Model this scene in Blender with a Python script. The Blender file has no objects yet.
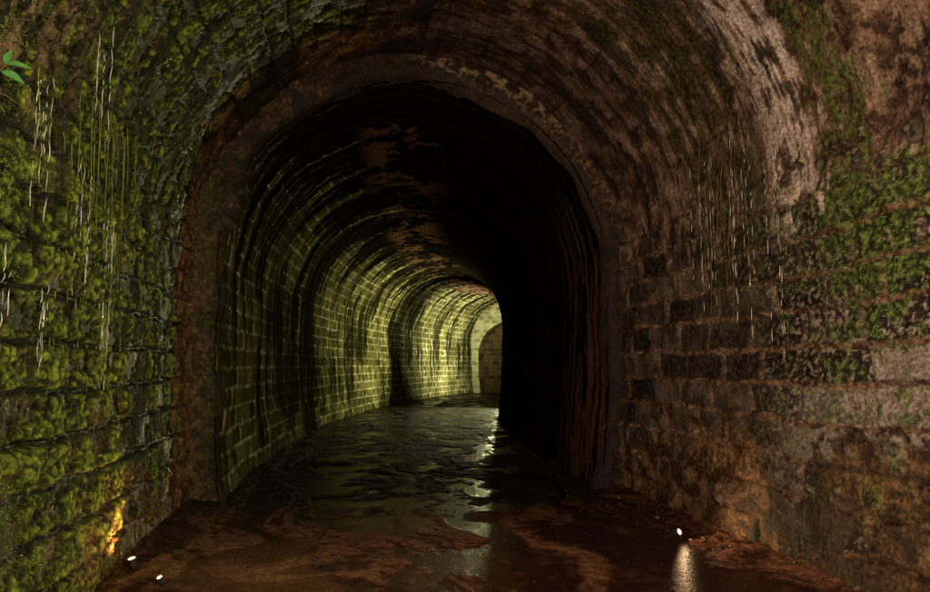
import bpy, math, random, bmesh
import numpy as np
from mathutils import Vector, noise as mn
random.seed(4); rng=np.random.default_rng(4)
sc=bpy.context.scene
col=sc.collection
PI=math.pi
# ============================================================ numpy procedural helpers
_perm=rng.permutation(4096).astype(np.int64)
_an=rng.uniform(0,2*PI,4096); _gx=np.cos(_an).astype(np.float32); _gy=np.sin(_an).astype(np.float32)
def hsh(i,j,s=0): return _perm[(_perm[(i+s*131)&4095]+j*7+s)&4095]
def rnd(i,j,s=0): return hsh(i.astype(np.int64),j.astype(np.int64),s)/4095.0
def perlin(x,y,s=0):
    xi=np.floor(x).astype(np.int64); yi=np.floor(y).astype(np.int64); xf=x-xi; yf=y-yi
    u=xf*xf*xf*(xf*(xf*6-15)+10); v=yf*yf*yf*(yf*(yf*6-15)+10)
    def d(a,b):
        h=hsh(xi+a,yi+b,s); return _gx[h]*(xf-a)+_gy[h]*(yf-b)
    a=d(0,0)*(1-u)+d(1,0)*u; b=d(0,1)*(1-u)+d(1,1)*u
    return (a*(1-v)+b*v)*1.45
def fbm(x,y,sc_=1.,octv=4,s=0,rough=.55):
    t=0;a=1;n=0;f=sc_
    for k in range(octv):
        ca,sa=math.cos(k*.6),math.sin(k*.6)
        xx=x*f; yy=y*f
        t=t+a*perlin(xx*ca-yy*sa+k*17.3,xx*sa+yy*ca-k*9.1,s+k); n+=a; a*=rough; f*=2.03
    return t/n*.95+.5
def afbm(x,y,octv,s,rough=.55):
    t=0;a=1;n=0;f=1.
    for k in range(octv):
        t=t+a*perlin(x*f+k*17.3,y*f-k*9.1,s+k); n+=a; a*=rough; f*=2.03
    return t/n*.95+.5
def ss(v,a,b):
    t=np.clip((v-a)/(b-a),0,1); return t*t*(3-2*t)
def band(v,c,w,soft): return ss(np.abs(v-c),w+soft,w)
def ramp(f,st):
    p=[q[0] for q in st]; return np.stack([np.interp(f,p,[q[1][k] for q in st]) for k in range(3)],-1)
def mix(m,a,b):
    m=np.asarray(m)[...,None]; return a*(1-m)+np.asarray(b)*m
def brick(u,v,w,h,m,soft,seed=0):
    r=np.floor(v/h); uu=u+ (r%2)*w*.5+ (rnd(r,r*0,seed)-.5)*w*.35
    c=np.floor(uu/w)
    j0=(rnd(c,r,seed+3)-.5)*w*.3; j1=(rnd(c+1,r,seed+3)-.5)*w*.3
    fx=uu-c*w; dx=np.minimum(fx-j0,w+j1-fx)
    cc=np.where(fx<j0,c-1,np.where(fx>w+j1,c+1,c)); dx=np.abs(dx)
    fy=v-r*h; dy=np.minimum(fy,h-fy)
    rr=.035; ax=np.maximum(rr-dx,0); ay=np.maximum(rr-dy,0)
    d=rr-np.sqrt(ax*ax+ay*ay)
    return 1-ss(d,m,m+soft), rnd(cc,r,seed+9), rnd(cc,r,seed+12), fx/w-.5, fy/h-.5
def mesh_grid(name,P,C,R,mat,flip=False,UV=None):
    nu,nv=P.shape[:2]; me=bpy.data.meshes.new(name)
    idx=np.arange(nu*nv).reshape(nu,nv)
    q=np.stack([idx[:-1,:-1],idx[1:,:-1],idx[1:,1:],idx[:-1,1:]],-1).reshape(-1,4)
    if flip: q=q[:,::-1]
    me.vertices.add(nu*nv); me.vertices.foreach_set('co',P.reshape(-1).astype(np.float32))
    nq=len(q); me.loops.add(nq*4); me.polygons.add(nq)
    me.loops.foreach_set('vertex_index',q.reshape(-1).astype(np.int32))
    me.polygons.foreach_set('loop_start',np.arange(0,nq*4,4,dtype=np.int32))
    me.polygons.foreach_set('use_smooth',np.ones(nq,dtype=bool))
    me.update()
    a=me.attributes.new('Col','FLOAT_COLOR','POINT')
    cc=np.concatenate([np.clip(C,0,1),np.clip(R,0,1)[...,None]],-1)
    a.data.foreach_set('color',cc.reshape(-1).astype(np.float32))
    me.materials.append(mat)
    o=bpy.data.objects.new(name,me); col.objects.link(o); return o

# ============================================================ materials
def surf_mat(name,s1,s2,var,bump,bdist,spec=.4):
    m=bpy.data.materials.new(name); m.use_nodes=True; t=m.node_tree; b=t.nodes['Principled BSDF']; L=t.links.new
    at=t.nodes.new('ShaderNodeAttribute'); at.attribute_name='Col'
    geo=t.nodes.new('ShaderNodeNewGeometry')
    n=t.nodes.new('ShaderNodeTexNoise'); n.inputs['Scale'].default_value=s1; n.inputs['Detail'].default_value=4; n.inputs['Roughness'].default_value=.7
    L(geo.outputs['Position'],n.inputs['Vector'])
    mr=t.nodes.new('ShaderNodeMapRange'); L(n.outputs[0],mr.inputs[0])
    for i,x in enumerate((.32,.68,1-var,1+var)): mr.inputs[i+1].default_value=x
    mx=t.nodes.new('ShaderNodeVectorMath'); mx.operation='SCALE'; L(at.outputs['Color'],mx.inputs[0]); L(mr.outputs[0],mx.inputs['Scale'])
    L(mx.outputs[0],b.inputs['Base Color']); L(at.outputs['Alpha'],b.inputs['Roughness'])
    bp=t.nodes.new('ShaderNodeBump'); bp.inputs['Strength'].default_value=bump; bp.inputs['Distance'].default_value=bdist
    n2=t.nodes.new('ShaderNodeTexNoise'); n2.inputs['Scale'].default_value=s2; n2.inputs['Detail'].default_value=3; n2.inputs['Roughness'].default_value=.65
    L(geo.outputs['Position'],n2.inputs['Vector']); L(n2.outputs[0],bp.inputs['Height']); L(bp.outputs[0],b.inputs['Normal'])
    b.inputs['Specular IOR Level'].default_value=spec
    return m
MO=surf_mat('mossy_masonry',38,60,.75,.8,.016,.28)
MI=surf_mat('tunnel_brick_lining',22,25,.5,.6,.015,.0)
MR=surf_mat('arch_ring_stone',30,40,.6,.6,.012,.3)
MF=surf_mat('wet_mud',30,34,.6,.45,.012,.12)
def mat_noise(name,st,rough,scale=8,spec=.4,island=False,**kw):
    m=bpy.data.materials.new(name); m.use_nodes=True; t=m.node_tree; b=t.nodes['Principled BSDF']; L=t.links.new
    geo=t.nodes.new('ShaderNodeNewGeometry'); n=t.nodes.new('ShaderNodeTexNoise'); n.inputs['Scale'].default_value=scale
    L(geo.outputs['Position'],n.inputs['Vector'])
    r=t.nodes.new('ShaderNodeValToRGB'); e=r.color_ramp.elements
    while len(e)<len(st): e.new(.5)
    for i,(p,c) in enumerate(st): e[i].position=p; e[i].color=tuple(c)+(1,)
    if island:
        a=t.nodes.new('ShaderNodeMath'); a.operation='MULTIPLY_ADD'; L(geo.outputs['Random Per Island'],a.inputs[0]); a.inputs[1].default_value=.65
        c=t.nodes.new('ShaderNodeMath'); c.operation='MULTIPLY'; L(n.outputs[0],c.inputs[0]); c.inputs[1].default_value=.4; L(c.outputs[0],a.inputs[2]); L(a.outputs[0],r.inputs[0])
    else: L(n.outputs[0],r.inputs[0])
    L(r.outputs[0],b.inputs['Base Color']); b.inputs['Roughness'].default_value=rough; b.inputs['Specular IOR Level'].default_value=spec
    for k,v in kw.items(): b.inputs[k.replace('_',' ')].default_value=v
    return m

# ============================================================ outer vault (entrance section)
CX=.9; RO=2.7; SO=2.9
def horse(z,zs,amt): return 1-amt*np.clip((zs-z)/zs,0,1.1)**2
def outer_surface(name,side,region):
    ys=np.concatenate([np.arange(-2,2.3,.1),np.arange(2.3,8.06,.0115)]); ys[-1]=8.04
    if region=='wall':
        v=np.arange(-.15,SO+.001,.0115); v[-1]=SO
        Y,V=np.meshgrid(ys,v,indexing='ij'); X=CX+side*RO*horse(V,SO,.035); Z=V
        N=np.stack([-side+0*X,0*X,0*X],-1); LR=side+0*X
    else:
        ph=np.linspace(0,PI,720); Y,A=np.meshgrid(ys,ph,indexing='ij')
        X=CX-RO*np.cos(A); Z=SO+RO*np.sin(A); N=np.stack([np.cos(A),0*A,-np.sin(A)],-1)
        V=np.where(A<=PI/2,SO+RO*A,SO+RO*(PI-A)); LR=np.where(A<=PI/2,-1.,1.)
    U=Y+np.where(LR>0,13.3,0)
    wu=(fbm(U,V,1.3,3,1)-.5)*.09+(fbm(U,V,7,3,2)-.5)*.03
    wv=(fbm(U,V,1.1,3,3)-.5)*.06+(fbm(U,V,7,3,4)-.5)*.025
    bf,bc,bd,fx,fy=brick(U+wu,V+wv,.62,.29,.010,.018)
    nb=fbm(U,V,.9,4,5); nm=fbm(U,V,4.2,5,6,.6); nf=fbm(U,V,19,5,11,.65)
    n3=fbm(U,V,2.2,4,36)
    st=afbm(U*5.5,V*.5,5,16); st2=afbm(U*17,V*.8,4,21)
    left=ss(X+(nb-.5)*2.6+(nm-.5)*1.2,.75,-.35)
    zz=Z+(nm-.5)*1.0
    wall=ss(zz,3.15,2.9); low=ss(zz+(nb-.5)*1.6,1.0,.6)
    dyj=.29*(.5-np.abs(fy))+(nf-.5)*.03
    hj=(1-ss(dyj,.016,.032))*(1-low*.8)*np.where(LR>0,1,0)*(Z<=3.05)*ss(n3,.3,.42)   # proud bed joints (right wall)
    # --- plastered vault
    c=ramp(nm*.5+nb*.25+nf*.25,[(.34,(.055,.030,.019)),(.45,(.14,.078,.05)),(.53,(.23,.138,.094)),(.63,(.36,.245,.18))])
    c=mix(ss(nf,.52,.66)*.6,c,(.06,.031,.018))
    jj=bf*ss(n3,.42,.58)*np.where(Z>SO,.85,1); c=mix(jj*.9,c,(.022,.013,.008))
    c=mix(ss(st*.6+n3*.4,.51,.58)*.82,c,(.022,.014,.009))
    c=mix(ss(X,2.3,.6)*.35,c,(.04,.021,.013))
    # --- right blocks
    rb=ramp(bc*.5+nm*.5,[(.2,(.010,.007,.005)),(.42,(.024,.017,.012)),(.6,(.055,.040,.029)),(.8,(.15,.11,.08))])
    rb=mix(ss(nf,.5,.62)*.5,rb,(.10,.067,.046))
    grey=ss(Y,5.0,4.2)*band(zz,1.35,.4,.3)*ss(bc*.45+nf*.55,.42,.56)
    rb=mix(grey*.85,rb,(.32,.26,.23))
    spk=ss(nf,.58,.66)*ss(Y,5.4,4.4); rb=mix(spk*.7,rb,(.32,.27,.2))
    mo=ramp(nm*.5+nf*.5,[(.4,(.055,.028,.015)),(.58,(.22,.125,.07))])
    rb=mix(np.maximum(bf*.8,hj*.95),rb,mo)
    lc=ramp(nm*.6+nf*.4,[(.34,(.04,.020,.010)),(.48,(.12,.065,.028)),(.6,(.23,.132,.062))])
    lc=mix(ss(nb,.47,.6)*.55,lc,(.035,.019,.010))
    lc=mix(band(Y+(nm-.5)*.8,4.75,.25,.3)*ss(nf,.3,.5)*.88,lc,(.02,.022,.008))
    lc=mix(bf*.6*ss(n3,.36,.5),lc,(.03,.015,.007))
    rb=mix(low,rb,lc)
    c=mix(wall,c,rb)
    right=ss(X,1.5,2.5); yy=Y+(st2-.5)*.7+(nm-.5)*.5
    m1=band(yy,4.66,.07,.3)*right*ss(zz,2.7,3.05)*ss(st2*.6+nm*.4,.36,.56)
    c=mix(m1*.9,c,(.56,.46,.42))
    m1b=band(yy,3.6,.25,.3)*right*ss(zz,3.2,3.6); c=mix(m1b*.55*ss(nm,.4,.55),c,(.38,.25,.17))
    m2=band(yy,4.05,.1,.16)*right*ss(zz,2.3,2.8)*ss(nf*.5+nm*.5,.38,.5)
    c=mix(m2*.92,c,ramp(nf,[(.38,(.014,.018,.005)),(.62,(.09,.13,.02))]))
    m3=band(yy,5.6,.25,.6)*right*ss(zz,1.9,2.6)*ss(st2*.6+nf*.4,.44,.56)
    c=mix(m3*.93,c,ramp(nf,[(.38,(.014,.012,.005)),(.62,(.075,.075,.02))]))
    ga=ss(Y,5.4,3.7)*ss(nm*.6+nb*.4,.46,.55)*ss(X,2,3)*wall*ss(zz,.5,1.2)
    c=mix(ga*.8*(1-.6*bf)*(1-hj*.7),c,ramp(nf,[(.38,(.014,.02,.004)),(.5,(.04,.065,.01)),(.62,(.12,.18,.03))]))
    # --- left moss
    cl=fbm(U,V,11,3,31,.6); cl=1-np.abs(cl-.5)*6; cl=np.clip(cl,0,1)
    ms=ss(nm*.45+nb*.25+n3*.3,.42,.53)
    ms=ms*(1-bf*.97)*(1-.9*ss(Y,5.4,6.7)*ss(st,.42,.52))
    mc=ramp(nf*.7+cl*.06+nm*.22+.03*bc,[(.36,(.013,.016,.003)),(.47,(.045,.062,.008)),(.55,(.12,.16,.018)),(.67,(.29,.36,.045))])
    lb=ramp(nm*.4+nf*.4+bc*.2,[(.36,(.012,.009,.004)),(.6,(.085,.066,.022))])
    lw=mix(ms,lb,mc)
    lw=mix(bf*.94,lw,(.005,.004,.002))
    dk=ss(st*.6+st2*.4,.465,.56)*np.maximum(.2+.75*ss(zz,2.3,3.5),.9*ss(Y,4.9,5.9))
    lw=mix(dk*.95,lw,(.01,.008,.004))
    pk=ss(zz,3.0,3.6)*ss(Y,5.0,3.4)*ss(st2*.6+nm*.4,.47,.56); lw=mix(pk*.75,lw,(.32,.2,.13))
    lw=mix(ss(zz,.8,.1)*ss(Y,4.3,5.4)*.9,lw,ramp(nf,[(.35,(.05,.02,.008)),(.65,(.2,.1,.03))]))
    edge=ss(Y+(nm-.5)*.7,7.1,7.6); lw=mix(edge*.88,lw,ramp(nm*.5+nf*.5,[(.38,(.06,.029,.014)),(.62,(.22,.11,.05))]))
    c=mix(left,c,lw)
    soot_shade=ss(Y+(nb-.5)*4+(nm-.5)*1.5,6.9,8.0)*ss(Z,3.0,4.3)
    c=mix(soot_shade*np.where(X<.9,.92,.5),c,(.012,.008,.005))
    # --- relief
    bw=.35+wall*(.75-.5*low)
    h=(1-bf)*bw*(.026+.03*(bc-.3)*wall + (bd-.5)*fx*.035*wall)
    h=h+hj*.045*wall
    h=h+nm*.018+nf*.009+nb*.08+ (st-.5)*.012*(1-wall) + left*ms*(.012+nf*.022)
    h-=.06
    P=np.stack([X,Y,Z],-1)+N*h[...,None]
    R=.5+.4*ss(nm,.42,.58); R=R-.25*ss(st2,.52,.62)
    R=np.where(left*ms>.5,.85,R)
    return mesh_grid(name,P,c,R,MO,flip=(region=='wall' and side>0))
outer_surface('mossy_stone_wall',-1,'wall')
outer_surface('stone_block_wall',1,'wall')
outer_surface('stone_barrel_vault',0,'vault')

# ============================================================ inner tunnel on a curve
RC=50.25; CCX=51.2
def path(s,w,z):
    a=s/RC; r=RC-w
    return np.stack([CCX-r*np.cos(a),8+r*np.sin(a),z+0*a],-1)
def prof(a,zs,n=260,zb=-.15,hs=.06):
    L1=zs-zb; L2=PI*a; L=2*L1+L2
    g=np.linspace(0,L,n)
    z=np.where(g<L1,zb+g,np.where(g>L1+L2,zb+(L-g),zs+a*np.sin(np.clip((g-L1)/a,0,PI))))
    w=np.where(g<L1,-a,np.where(g>L1+L2,a,-a*np.cos(np.clip((g-L1)/a,0,PI))))
    w=w*horse(z,zs,hs)
    return w,z,g
SE=29.2; A0,S0=2.45,2.8
s=np.concatenate([np.arange(0,9,.024),np.arange(9,SE,.05),[SE]])
w,z,gq=prof(A0,S0,600)
S_,W_=np.meshgrid(s,w,indexing='ij'); _,Z_=np.meshgrid(s,z,indexing='ij'); _,G_=np.meshgrid(s,gq,indexing='ij')
U=S_; V=G_-.15
bf,bc,bd,fx,fy=brick(U+(fbm(U,V,3,3,41)-.5)*.04,V+(fbm(U,V,2.5,3,42)-.5)*.04,.5,.26,.010,.018,5)
nb=fbm(U,V,.6,4,43); nm=fbm(U,V,3.2,5,44,.6); nf=fbm(U,V,14,4,49,.65)
st=afbm(U*1.5,V*.16,6,53,.62); st2=afbm(U*7,V*.28,4,59,.65)
big=afbm(U*.45,V*.3,3,71)
c=ramp(bc*.25+nm*.45+nf*.3,[(.3,(.045,.045,.014)),(.47,(.13,.125,.04)),(.65,(.28,.265,.09))])
c=mix(bf*(.45+.55*ss(nm,.4,.55)),c,(.66,.62,.4))
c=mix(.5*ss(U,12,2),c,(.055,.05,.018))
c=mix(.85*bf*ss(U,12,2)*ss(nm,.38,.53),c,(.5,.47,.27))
c=mix(ss(nb*.6+nm*.4,.49,.6)*.6,c,(.045,.045,.014))
c=mix(ss(st*.45+st2*.35+big*.2,.48,.57)*.93*ss(V+(big-.5)*3,-.2,1.8),c,(.012,.011,.004))
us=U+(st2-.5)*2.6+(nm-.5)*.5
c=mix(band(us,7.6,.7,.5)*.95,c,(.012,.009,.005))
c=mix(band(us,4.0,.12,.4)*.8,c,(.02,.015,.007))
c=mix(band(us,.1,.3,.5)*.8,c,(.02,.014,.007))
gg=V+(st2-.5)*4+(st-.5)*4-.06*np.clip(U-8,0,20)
soot_shade=ss(gg,3.9,4.7)  # unlit darkness of crown and right side, painted as near-black colour
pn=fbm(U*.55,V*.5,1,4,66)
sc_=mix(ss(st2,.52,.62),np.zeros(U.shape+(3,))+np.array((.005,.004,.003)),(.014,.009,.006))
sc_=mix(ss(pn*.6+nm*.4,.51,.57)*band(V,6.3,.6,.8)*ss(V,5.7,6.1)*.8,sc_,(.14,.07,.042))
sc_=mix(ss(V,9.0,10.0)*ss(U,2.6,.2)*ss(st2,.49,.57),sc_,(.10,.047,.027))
c=c*(1-soot_shade[...,None])+sc_*soot_shade[...,None]
h=(1-bf)*(.010+.010*bc)+nm*.02+nf*.006+(st2-.5)*.03*(.3+soot_shade)+(fbm(U,V,.7,2,70)-.5)*.08
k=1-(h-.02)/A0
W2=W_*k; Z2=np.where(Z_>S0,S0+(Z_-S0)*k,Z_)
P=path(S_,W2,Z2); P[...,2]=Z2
R=np.where(soot_shade>.5,.9,.75)-.2*ss(st2,.5,.6)
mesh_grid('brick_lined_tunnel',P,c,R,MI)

def ringface(name,s0,outer,inner,mat,colf,n=1100,nr=40,ragged=0.0,dent=0.0):
    wo,zo,go=prof(*outer,n=n,hs=.035); wi,zi,gi=prof(*inner,n=n)
    g=gi
    t=np.linspace(0,1,nr)[:,None]
    ed=ragged*(fbm(g*1.0,g*0,.7,3,80)-.5)[None,:]
    W=wo*(1-t)+wi*t; Z=zo*(1-t)+zi*t
    nx=np.gradient(zi); nz=-np.gradient(wi); nn=np.sqrt(nx**2+nz**2)+1e-6
    W=W+t*(nx/nn)*ed; Z=Z+t*(nz/nn)*ed
    S=np.full_like(W,s0)+dent*(fbm(W,Z,2.5,4,82)-.5)+.12*np.clip((t-.6)/.4,0,1)**2
    P=path(S,W,Z); P[...,2]=Z
    C,R=colf(W,Z,t+0*W)
    return mesh_grid(name,P,C,R,mat,flip=True)
def ringcol(W,Z,t):
    nm=fbm(W,Z,3.5,5,84,.6); nf=fbm(W,Z,17,4,90,.65)
    c=ramp(nm*.6+nf*.4,[(.38,(.04,.02,.01)),(.48,(.12,.063,.032)),(.58,(.23,.135,.075))])
    c=mix(ss(W,.4,-1.2)*ss(Z,2.4,3.7)*.85*ss(nm,.36,.5),c,(.018,.011,.006))
    c=mix(ss(Z,5.0,5.25)*.7,c,(.02,.011,.006))
    c=mix(ss(W,1.7,2.3)*ss(Z,4.2,3.0)*.85,c,(.020,.013,.008))
    c=mix(band(W,.9,.6,.6)*ss(Z,4.3,4.9)*ss(nm,.42,.52)*.85,c,(.38,.28,.17))
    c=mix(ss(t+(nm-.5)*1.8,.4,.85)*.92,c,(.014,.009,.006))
    c=mix(ss(W,-2.3,-2.5)*ss(nf,.48,.58)*.6,c,(.06,.07,.01))
    return c,.7+0*W
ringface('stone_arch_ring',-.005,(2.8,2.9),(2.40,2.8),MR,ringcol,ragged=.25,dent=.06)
def masonry_col(c1,c2,mort):
    def f(W,Z,t=None):
        nm=fbm(W,Z,2.5,4,93); b_,c_,_a,_b,_c=brick(W+(nm-.5)*.05,Z,.5,.26,.010,.02,31)
        c=ramp(nm*.6+c_*.4,[(.25,c1),(.65,c2)]); c=mix(b_*.7,c,mort); return c,.85+0*W
    return f
ringface('tunnel_end_arch',SE,(2.6,2.8),(1.95,2.1),MI,masonry_col((.2,.2,.09),(.52,.52,.28),(.6,.6,.4)),n=500,nr=30)
ec=masonry_col((.03,.021,.009),(.10,.07,.03),(.15,.115,.055))
w_,z_,gq=prof(1.95,2.1,90); s2=np.linspace(SE,SE+3,30)
A_,B_=np.meshgrid(s2,w_,indexing='ij'); _,C_=np.meshgrid(s2,z_,indexing='ij')
P=path(A_,B_,C_); P[...,2]=C_; C,R=ec(A_,C_); mesh_grid('narrow_passage',P,C,R,MI)
A_,B_=np.meshgrid(np.arange(-2.2,2.2,.03),np.arange(-.2,4.5,.03),indexing='ij')
P=path(np.full_like(A_,SE+.7),A_,B_); P[...,2]=B_; C,R=ec(A_,B_); mesh_grid('passage_end_wall',P,C,R,MI)

# ============================================================ floor
s=np.concatenate([np.arange(-10,-6.0,.1),np.arange(-6.0,3,.016),np.arange(3,SE+3,.05)])
wv=np.arange(-2.85,2.85,.016)
S_,W_=np.meshgrid(s,wv,indexing='ij')
P=np.where((S_>0)[...,None],path(np.maximum(S_,0),W_,0*W_),np.stack([CCX-RC+W_,8+S_,0*W_],-1))
nb=fbm(S_,W_,.45,3,100); n1=fbm(S_,W_,1.4,5,103); nf=fbm(S_,W_,9,5,108,.6); nff=fbm(S_,W_,34,3,112)
vw=W_+(nb-.5)*1.8+.10*S_
tr=afbm(S_*.18,vw*2.4,5,116,.5)
q=tr*.65+n1*.35
q=q+.05*ss(np.abs(W_),1.6,2.5)
hh=(q-.48)*.05+(nf-.5)*.014*ss(q,.45,.53)
bank=.10*np.clip((np.abs(W_)-1.9)/.8,0,1)**1.5
H=np.where(hh>0,hh,hh*.12)+bank+(nff-.5)*.004*ss(hh,0,.004)+(nf-.5)*.03*ss(np.abs(W_),1.9,2.5)
P[...,2]=H
wet=ss(hh,.003,-.003)
c=ramp(nf*.35+n1*.3+tr*.35,[(.38,(.04,.014,.009)),(.48,(.12,.046,.025)),(.6,(.25,.11,.056))])
c=mix(ss(tr,.52,.42)*.45,c,(.035,.013,.008))
pt=band(W_+(n1-.5)*.8+.12*S_,-1.9,.3,.35)*ss(S_,-1.2,-2.2); c=mix(pt*.7,c,(.32,.16,.075))
c=mix(wet*.45,c,(.05,.019,.011))
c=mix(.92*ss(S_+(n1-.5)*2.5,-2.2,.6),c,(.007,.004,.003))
c=mix(ss(W_,-1.9,-2.3)*ss(nf,.46,.58)*.5,c,(.06,.055,.018))
stream=band(W_+(nb-.5)*1.2+.05*S_,-.35,.25,.35)
pud=np.maximum(ss(n1*.5+tr*.5,.465,.42),stream*ss(n1,.56,.46))
R=.7+.3*nf; R=R*(1-wet)+wet*(.8+.15*nf)
R=R*(1-pud*.72)
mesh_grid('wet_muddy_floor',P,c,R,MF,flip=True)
me=bpy.data.meshes.new('ground'); RR=600
me.from_pydata([(-RR,-RR,-.3),(RR,-RR,-.3),(RR,RR,-.3),(-RR,RR,-.3)],[],[(0,1,2,3)])
me.materials.append(mat_noise('soil',[(.3,(.03,.02,.01)),(.7,(.07,.05,.02))],.95,.8))
col.objects.link(bpy.data.objects.new('ground',me))

# ============================================================ vegetation
def S(side,u,v):
    if v<SO: return Vector((CX+side*RO*float(horse(v,SO,.035)),u,v)),Vector((-side,0,0)),Vector((0,0,-1))
    p=(v-SO)/RO
    pos=Vector((CX+side*RO*math.cos(p),u,SO+RO*math.sin(p)))
    n=(Vector((CX,u,SO))-pos).normalized()
    return pos,n,Vector((side*math.sin(p),0,-math.cos(p)))
def leaf_mesh(name,leaves,mat):
    V=[];F=[]
    for p,d,n,L,w in leaves:
        sd=d.cross(n)
        if sd.length<1e-4: sd=Vector((1,0,0))
        sd.normalize(); b=len(V)
        V+= [p, p+d*L*.5+sd*w*.5+n*w*.12, p+d*L-n*L*.15, p+d*L*.5-sd*w*.5+n*w*.12]
        F.append((b,b+1,b+2)); F.append((b,b+2,b+3))
    me=bpy.data.meshes.new(name); me.from_pydata([tuple(v) for v in V],[],F); me.materials.append(mat)
    o=bpy.data.objects.new(name,me); col.objects.link(o); return o
def rv(): return Vector((random.gauss(0,1),random.gauss(0,1),random.gauss(0,1)))
LM=mat_noise('moss_leaf',[(.15,(.015,.02,.003)),(.45,(.065,.09,.01)),(.7,(.15,.2,.022)),(.95,(.33,.41,.06))],.6,5,.3,True)
LR=mat_noise('creeper_leaf',[(.15,(.025,.045,.007)),(.5,(.09,.17,.022)),(.9,(.22,.36,.06))],.55,5,.3,True)
LF=mat_noise('fern_leaf',[(.15,(.04,.065,.008)),(.5,(.15,.24,.025)),(.9,(.38,.5,.08))],.55,5,.3,True)
LB=mat_noise('twig_leaf',[(.1,(.08,.3,.07)),(.9,(.2,.5,.16))],.5,20,.4)
lv=[]
while len(lv)<65000:
    u=random.uniform(2.3,7.0); v=random.uniform(.05,4.6)
    if random.random()<(u-2.3)/8: continue
    m=mn.noise(Vector((u*1.7,v*1.7,2)))+.7*mn.noise(Vector((u*6,v*6,7)))
    th=.06+max(0,(u-5.0))*.25+max(0,v-3.0)*.2
    if m<th: continue
    fr=(v+.01)%.29
    if fr<.045 and random.random()<.93: continue
    p,n,dn=S(-1,u,v)
    d=(rv()*.8+n*.5+dn*.8).normalized()
    L=random.uniform(.005,.014)
    lv.append((p+n*random.uniform(-.015,.022),d,n,L,L*.6))
leaf_mesh('moss_carpet',lv,LM)
def clumps(side,spots,N,size,spread):
    out=[]
    for (u0,v0,r) in spots:
        for i in range(int(N*r*r*16)+8):
            a=random.uniform(0,2*PI); rr=r*math.sqrt(random.random())
            u=u0+rr*math.cos(a); v=v0+rr*math.sin(a)*1.2
            if mn.noise(Vector((u*9,v*9,side)))<-.12: continue
            p,n,dn=S(side,u,v)
            base=p+n*random.uniform(-.02,spread)
            fd=(n*.7+dn*random.uniform(.1,.9)+rv()*.35).normalized()
            FL=size*random.uniform(1.5,3)
            side_v=fd.cross(n+rv()*.2).normalized()
            for k in range(4):
                q=base+fd*FL*(k/4)+dn*(k/4)**2*.02
                for sg in (-1,1):
                    L=size*random.uniform(.6,1.1)*(1-.12*k)
                    out.append((q,(fd*.5+side_v*sg+rv()*.2).normalized(),n,L,L*.55))
    return out
spotsL=[(3.35,2.35,.22),(3.2,2.05,.2),(3.6,2.55,.15),(3.3,1.6,.14),(3.1,1.1,.22),(3.2,.7,.25),(3.5,.35,.3),(3.3,2.95,.25),(3.5,3.4,.25),(4.2,.4,.2),(4.1,2.7,.12),(3.8,3.9,.2),(3.9,.9,.15)]
leaf_mesh('wall_fern',clumps(-1,spotsL,45,.021,.09),LF)
spotsR=[(3.75,2.35,.24),(3.55,2.55,.22),(3.95,2.15,.2),(4.2,2.3,.16),(3.6,2.0,.24),(3.75,1.8,.16),(4.55,2.25,.12),(4.75,1.95,.09),(4.02,2.95,.08),(3.5,1.45,.16),(3.5,2.8,.18)]
leaf_mesh('creeping_plant',clumps(1,spotsR,55,.022,.09),LR)
def tubes(name,paths,mat,parent=None):
    cu=bpy.data.curves.new(name,'CURVE'); cu.dimensions='3D'; cu.bevel_depth=1; cu.bevel_resolution=1; cu.use_fill_caps=True
    for pts in paths:
        sp=cu.splines.new('POLY'); sp.points.add(len(pts)-1)
        for i,(p,r) in enumerate(pts):
            sp.points[i].co=(p[0],p[1],p[2],1); sp.points[i].radius=r
    cu.materials.append(mat)
    o=bpy.data.objects.new(name,cu); col.objects.link(o)
    if parent: o.parent=parent
    return o
ROOT=mat_noise('root_bark',[(.3,(.1,.07,.03)),(.7,(.28,.2,.08))],.7)
pp=[]
for i in range(22):
    u=random.gauss(5.5,.35); v=random.uniform(3.1,3.9); p,n,dn=S(1,u,v)
    L=random.uniform(.3,1.4); pts=[]
    for k in range(14):
        t=k/13; q=p+Vector((-.05-.02*math.sin(t*9+i),.02*math.sin(t*5+i*2)+.008*math.sin(t*21+i),-L*t)); q.x=min(q.x,3.49)
        pts.append((q,.003*(1-t*.7)*random.uniform(.7,1.3)))
    pp.append(pts)
tubes('hanging_roots',pp,ROOT)
TH=mat_noise('moss_thread',[(.3,(.16,.18,.02)),(.7,(.42,.46,.08))],.7)
pp=[]
for i in range(90):
    u=random.choice((random.gauss(5.35,.18),random.gauss(5.2,.25),random.gauss(4.7,.3))); v=random.uniform(1.6,3.5); p,n,dn=S(-1,u,v)
    L=random.uniform(.15,.95)**1.2; pts=[]
    for k in range(10):
        t=k/9; pts.append((p+n*(.02+.02*t)+Vector((0,.012*math.sin(t*5+i*2),-L*t)),.003*(1-t*.7)))
    pp.append(pts)
tubes('moss_threads',pp,TH)
WAT=mat_noise('trickling_water',[(.3,(.9,.9,.86)),(.7,(.97,.97,.94))],.12,60,1.0)
pp=[]
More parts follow.
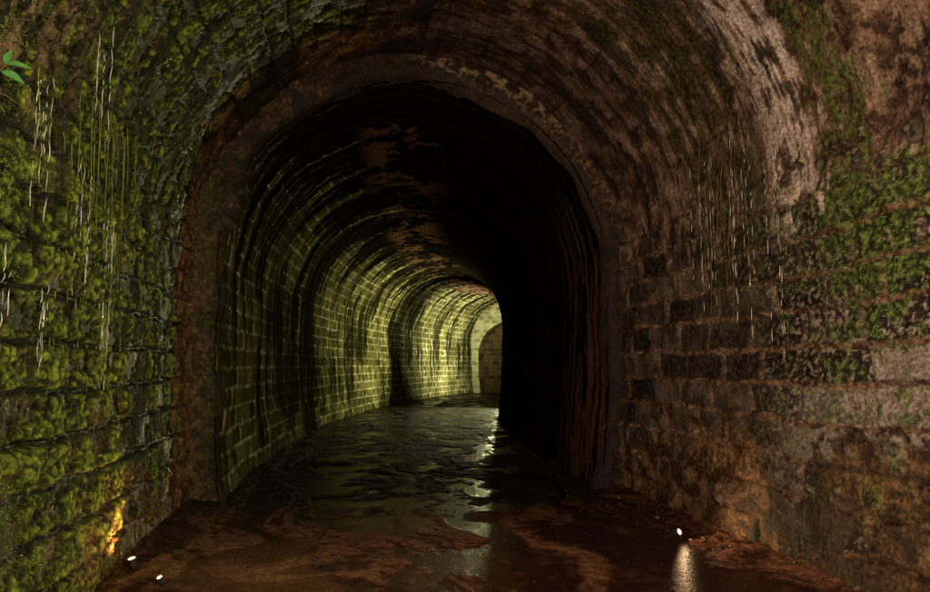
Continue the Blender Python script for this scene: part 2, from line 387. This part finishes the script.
for (u0,v0,v1,nn,sp) in ((3.42,2.35,1.25,15,.022),(3.68,2.3,1.6,4,.04),(3.95,3.3,2.5,5,.05),(4.1,2.2,1.6,4,.08),(5.2,2.8,1.3,6,.06),(3.35,3.0,2.3,6,.05),(4.5,3.9,3.1,4,.1),(4.7,3.0,2.0,4,.08)):
    for i in range(nn):
        u=u0+random.gauss(0,sp); v=v0-random.random()*.3
        p,n,dn=S(-1,u,v); base=p+n*random.uniform(.04,.08)
        zt=base.z; zb=v1+random.uniform(-.1,.4)
        while zt>zb:
            L=random.uniform(.012,.15); pts=[]; R0=random.uniform(.0012,.0034)
            for k in range(6):
                pts.append((Vector((base.x+.003*math.sin(zt*30+k),base.y+.005*math.sin(zt*13+k*.6),zt-L*k/5)),R0*math.sin(PI*(k+.4)/6)))
            pp.append(pts); zt-=L+random.uniform(0,.06)
for u0 in (4.7,5.0,5.35,5.6,5.8):
    for i in range(3):
        p,n,dn=S(1,u0+random.gauss(0,.08),random.uniform(3.2,3.8)); zt=p.z
        zb=random.uniform(1.6,2.5)
        while zt>zb:
            L=random.uniform(.02,.14); R0=random.uniform(.0012,.0026)
            pp.append([(Vector((min(p.x-.06,3.47),p.y+.003*math.sin(zt*20+k),zt-L*k/4)),R0*math.sin(PI*(k+.4)/5)) for k in range(5)]); zt-=L+random.uniform(.02,.2)
tubes('water_trickles',pp,WAT)
tw=bpy.data.objects.new('leafy_twig',None); col.objects.link(tw)
stem=[(-1.82,3.05,2.74),(-1.72,3.1,2.80),(-1.62,3.16,2.84),(-1.55,3.2,2.83),(-1.49,3.22,2.79)]
tubes('stem',[[(Vector(p),.004-.0006*i) for i,p in enumerate(stem)],
              [(Vector((-1.62,3.16,2.84)),.003),(Vector((-1.58,3.18,2.92)),.002),(Vector((-1.56,3.2,2.98)),.0015)]],ROOT,tw)
def bigleaf(name,p,d,n,L,w):
    d=d.normalized(); sd=d.cross(n).normalized(); n=sd.cross(d).normalized()
    V=[];F=[]; K=9
    for k in range(K):
        t=k/(K-1); ww=w*math.sin(PI*t**.8)*.5+.0005; c=p+d*L*t-n*L*.25*t*t
        V+= [c-sd*ww+n*ww*.3,c,c+sd*ww+n*ww*.3]
        if k: b=3*(k-1); F+=[(b,b+1,b+4,b+3),(b+1,b+2,b+5,b+4)]
    me=bpy.data.meshes.new(name); me.from_pydata([tuple(v) for v in V],[],F); me.materials.append(LB)
    for f in me.polygons: f.use_smooth=True
    o=bpy.data.objects.new(name,me); col.objects.link(o); o.parent=tw
for i,(p,d,L) in enumerate((((-1.56,3.2,2.98),(1,.1,.1),.1),((-1.57,3.19,2.94),(.9,-.2,-.35),.11),((-1.58,3.18,2.93),(-.8,-.2,.4),.1),((-1.56,3.2,2.98),(.2,0,1),.08),((-1.62,3.16,2.86),(-.6,-.4,.1),.11),((-1.6,3.17,2.86),(.5,-.5,-.5),.08))):
    bigleaf('leaf_%d'%(i+1),Vector(p),Vector(d),Vector((.1,-.8,.6)),L,L*.42)
# gravel
V=[];F=[]
bm=bmesh.new(); bmesh.ops.create_icosphere(bm,subdivisions=1,radius=1); bv=[v.co.copy() for v in bm.verts]; bfc=[[v.index for v in f.verts] for f in bm.faces]; bm.free()
for i in range(900):
    sd=random.choice((-1,1))
    if random.random()<.8: w=sd*(2.62-abs(random.gauss(0,.3)))
    else: w=random.uniform(-2.3,2.3)
    yy=random.uniform(3.5,13) ; r=random.uniform(.004,.018)*(1 if random.random()<.93 else 1.9)
    X=CX+w+(max(0,yy-8)**2)/100; b=len(V)
    sx,sy,sz=[random.uniform(.6,1.3) for _ in range(3)]
    zb=.10*max(0,(abs(w)-1.9)/.8)**1.5
    for c in bv:
        kk=r*random.uniform(.8,1.15); V.append((X+c.x*kk*sx,yy+c.y*kk*sy,zb+c.z*kk*sz*.7))
    F+=[[b+j for j in f] for f in bfc]
me=bpy.data.meshes.new('gravel'); me.from_pydata(V,[],F); me.materials.append(mat_noise('wet_gravel',[(.3,(.02,.01,.006)),(.7,(.14,.07,.035))],.45,20))
col.objects.link(bpy.data.objects.new('gravel',me))

# ============================================================ lamps
METAL=mat_noise('dark_metal',[(.3,(.02,.02,.02)),(.7,(.05,.05,.05))],.45,20,.5)
def emis(name,c,st):
    m=bpy.data.materials.new(name); m.use_nodes=True; b=m.node_tree.nodes['Principled BSDF']
    b.inputs['Base Color'].default_value=(.8,.7,.5,1); b.inputs['Emission Color'].default_value=c+(1,); b.inputs['Emission Strength'].default_value=st
    m.cycles.emission_sampling='NONE'; return m
GL=emis('lamp_glass',(1,.6,.25),8)
def part(name,bmfn,mat,parent,loc=(0,0,0),rot=(0,0,0)):
    bm=bmesh.new(); bmfn(bm); me=bpy.data.meshes.new(name); bm.to_mesh(me); bm.free(); me.materials.append(mat)
    o=bpy.data.objects.new(name,me); col.objects.link(o); o.parent=parent; o.location=loc; o.rotation_euler=rot; return o
def cone(r1,r2,d,seg=20): return lambda bm: bmesh.ops.create_cone(bm,cap_ends=True,segments=seg,radius1=r1,radius2=r2,depth=d)
def box(x,y,z):
    def f(bm):
        bmesh.ops.create_cube(bm,size=1); bmesh.ops.scale(bm,vec=(x,y,z),verts=bm.verts)
        bmesh.ops.bevel(bm,geom=bm.edges[:],offset=min(x,y,z)*.12,segments=2,affect='EDGES')
    return f
def ground_lamp(loc,aim,energy,r=.035,colr=(1,.55,.2),cone_deg=130):
    e=bpy.data.objects.new('ground_spotlight',None); col.objects.link(e); e.location=loc
    e.rotation_euler=Vector(aim).to_track_quat('Z','Y').to_euler()
    part('housing',cone(r*.8,r*1.25,.06),METAL,e,(0,0,.01))
    part('bezel',lambda bm: bmesh.ops.create_cone(bm,cap_ends=False,segments=24,radius1=r*1.3,radius2=r*1.35,depth=.02),METAL,e,(0,0,.045))
    part('lens',cone(r*1.15,r*.9,.01),GL,e,(0,0,.047))
    part('stake',cone(.004,.012,.1,8),METAL,e,(0,0,-.06))
    l=bpy.data.lights.new('bulb','SPOT'); l.energy=energy; l.color=colr; l.spot_size=math.radians(cone_deg); l.spot_blend=.8; l.shadow_soft_size=.04
    o=bpy.data.objects.new('bulb',l); col.objects.link(o); o.parent=e; o.location=(0,0,.07); o.rotation_euler=(PI,0,0)
ground_lamp((-1.55,5.5,.09),(-.2,-.15,1),38,.024)
ground_lamp((-1.25,5.15,.05),(-.3,-.3,.8),12,.016)
ground_lamp((3.02,5.72,.06),(.45,-.75,.45),15,.022,(1,.62,.32),150)
def added_flood(loc,target,energy,colr,size=.3,spot=None):  # added unseen light source with an invented fixture around it
    e=bpy.data.objects.new('added_floodlight',None); col.objects.link(e); e.location=loc
    d=(Vector(target)-Vector(loc)); q=d.to_track_quat('-Z','Y')
    h=bpy.data.objects.new('head',None); col.objects.link(h); h.parent=e; h.rotation_euler=q.to_euler()
    part('housing',box(size*1.15,size*.9,.1),METAL,h,(0,0,.08))
    part('glass',box(size,size*.75,.01),emis('added_flood_glass',colr,3),h,(0,0,.025))
    for a in range(3):
        t=a*2*PI/3; H=loc[2]
        tubes('leg_%d'%(a+1),[[(Vector((0,0,-.12)),.012),(Vector((.22*math.cos(t),.22*math.sin(t),-H)),.01)]],METAL,e)
    l=bpy.data.lights.new('added_lamp','SPOT'); l.energy=energy; l.color=colr
    l.spot_size=math.radians(spot); l.spot_blend=.9; l.shadow_soft_size=.12
    o=bpy.data.objects.new('added_lamp',l); col.objects.link(o); o.parent=h
added_flood((2.4,-.4,2.6),(-1.8,4.0,1.9),980,(1,.87,.50),.4,spot=95)  # added behind the camera to light the left wall
added_flood((-1.0,-.6,2.0),(3.5,4.4,2.6),1500,(1,.74,.51),.4,spot=108)  # added behind the camera to light the right wall and vault
def pw(s,w,z):
    a=s/RC; r=RC-w; return (CCX-r*math.cos(a),8+r*math.sin(a),z)
added_flood(pw(19.3,2.0,1.2),pw(11,-2.4,4.8),3700,(1,.96,.48),.26,spot=112)  # added out of sight past the bend, replaces daylight from the far portal
added_flood(pw(24.0,2.0,1.5),pw(25.0,-2.4,4.2),3600,(1,.97,.60),.26,spot=145)  # second added light past the bend, brightens the far end

# ============================================================ world, sun
w=bpy.data.worlds.new('World'); sc.world=w; w.use_nodes=True
nt=w.node_tree; bg=nt.nodes['Background']; sky=nt.nodes.new('ShaderNodeTexSky'); sky.sky_type='NISHITA'; sky.sun_disc=False
sky.sun_elevation=math.radians(4); sky.sun_rotation=math.radians(165)
nt.links.new(sky.outputs[0],bg.inputs[0]); bg.inputs[1].default_value=.008
l=bpy.data.lights.new('sun','SUN'); l.energy=.04; l.angle=math.radians(10); l.color=(1,.8,.6)
o=bpy.data.objects.new('sun',l); col.objects.link(o)
az=math.radians(165); el=math.radians(4)
sd=Vector((math.sin(az)*math.cos(el),math.cos(az)*math.cos(el),math.sin(el)))
o.rotation_euler=(-sd).to_track_quat('-Z','Y').to_euler()

# ============================================================ camera
cam=bpy.data.cameras.new('camera'); co=bpy.data.objects.new('camera',cam); col.objects.link(co)
cam.sensor_width=36; cam.lens=36*650/930; cam.clip_end=2000; cam.clip_start=.05
co.location=(0,0,1.6)
th=math.radians(10.46); phi=math.radians(6.06)
d=Vector((math.sin(th)*math.cos(phi),math.cos(th)*math.cos(phi),math.sin(phi)))
co.rotation_euler=d.to_track_quat('-Z','Y').to_euler()
sc.camera=co
sc.view_settings.view_transform='Standard'; sc.view_settings.look='None'; sc.view_settings.exposure=0
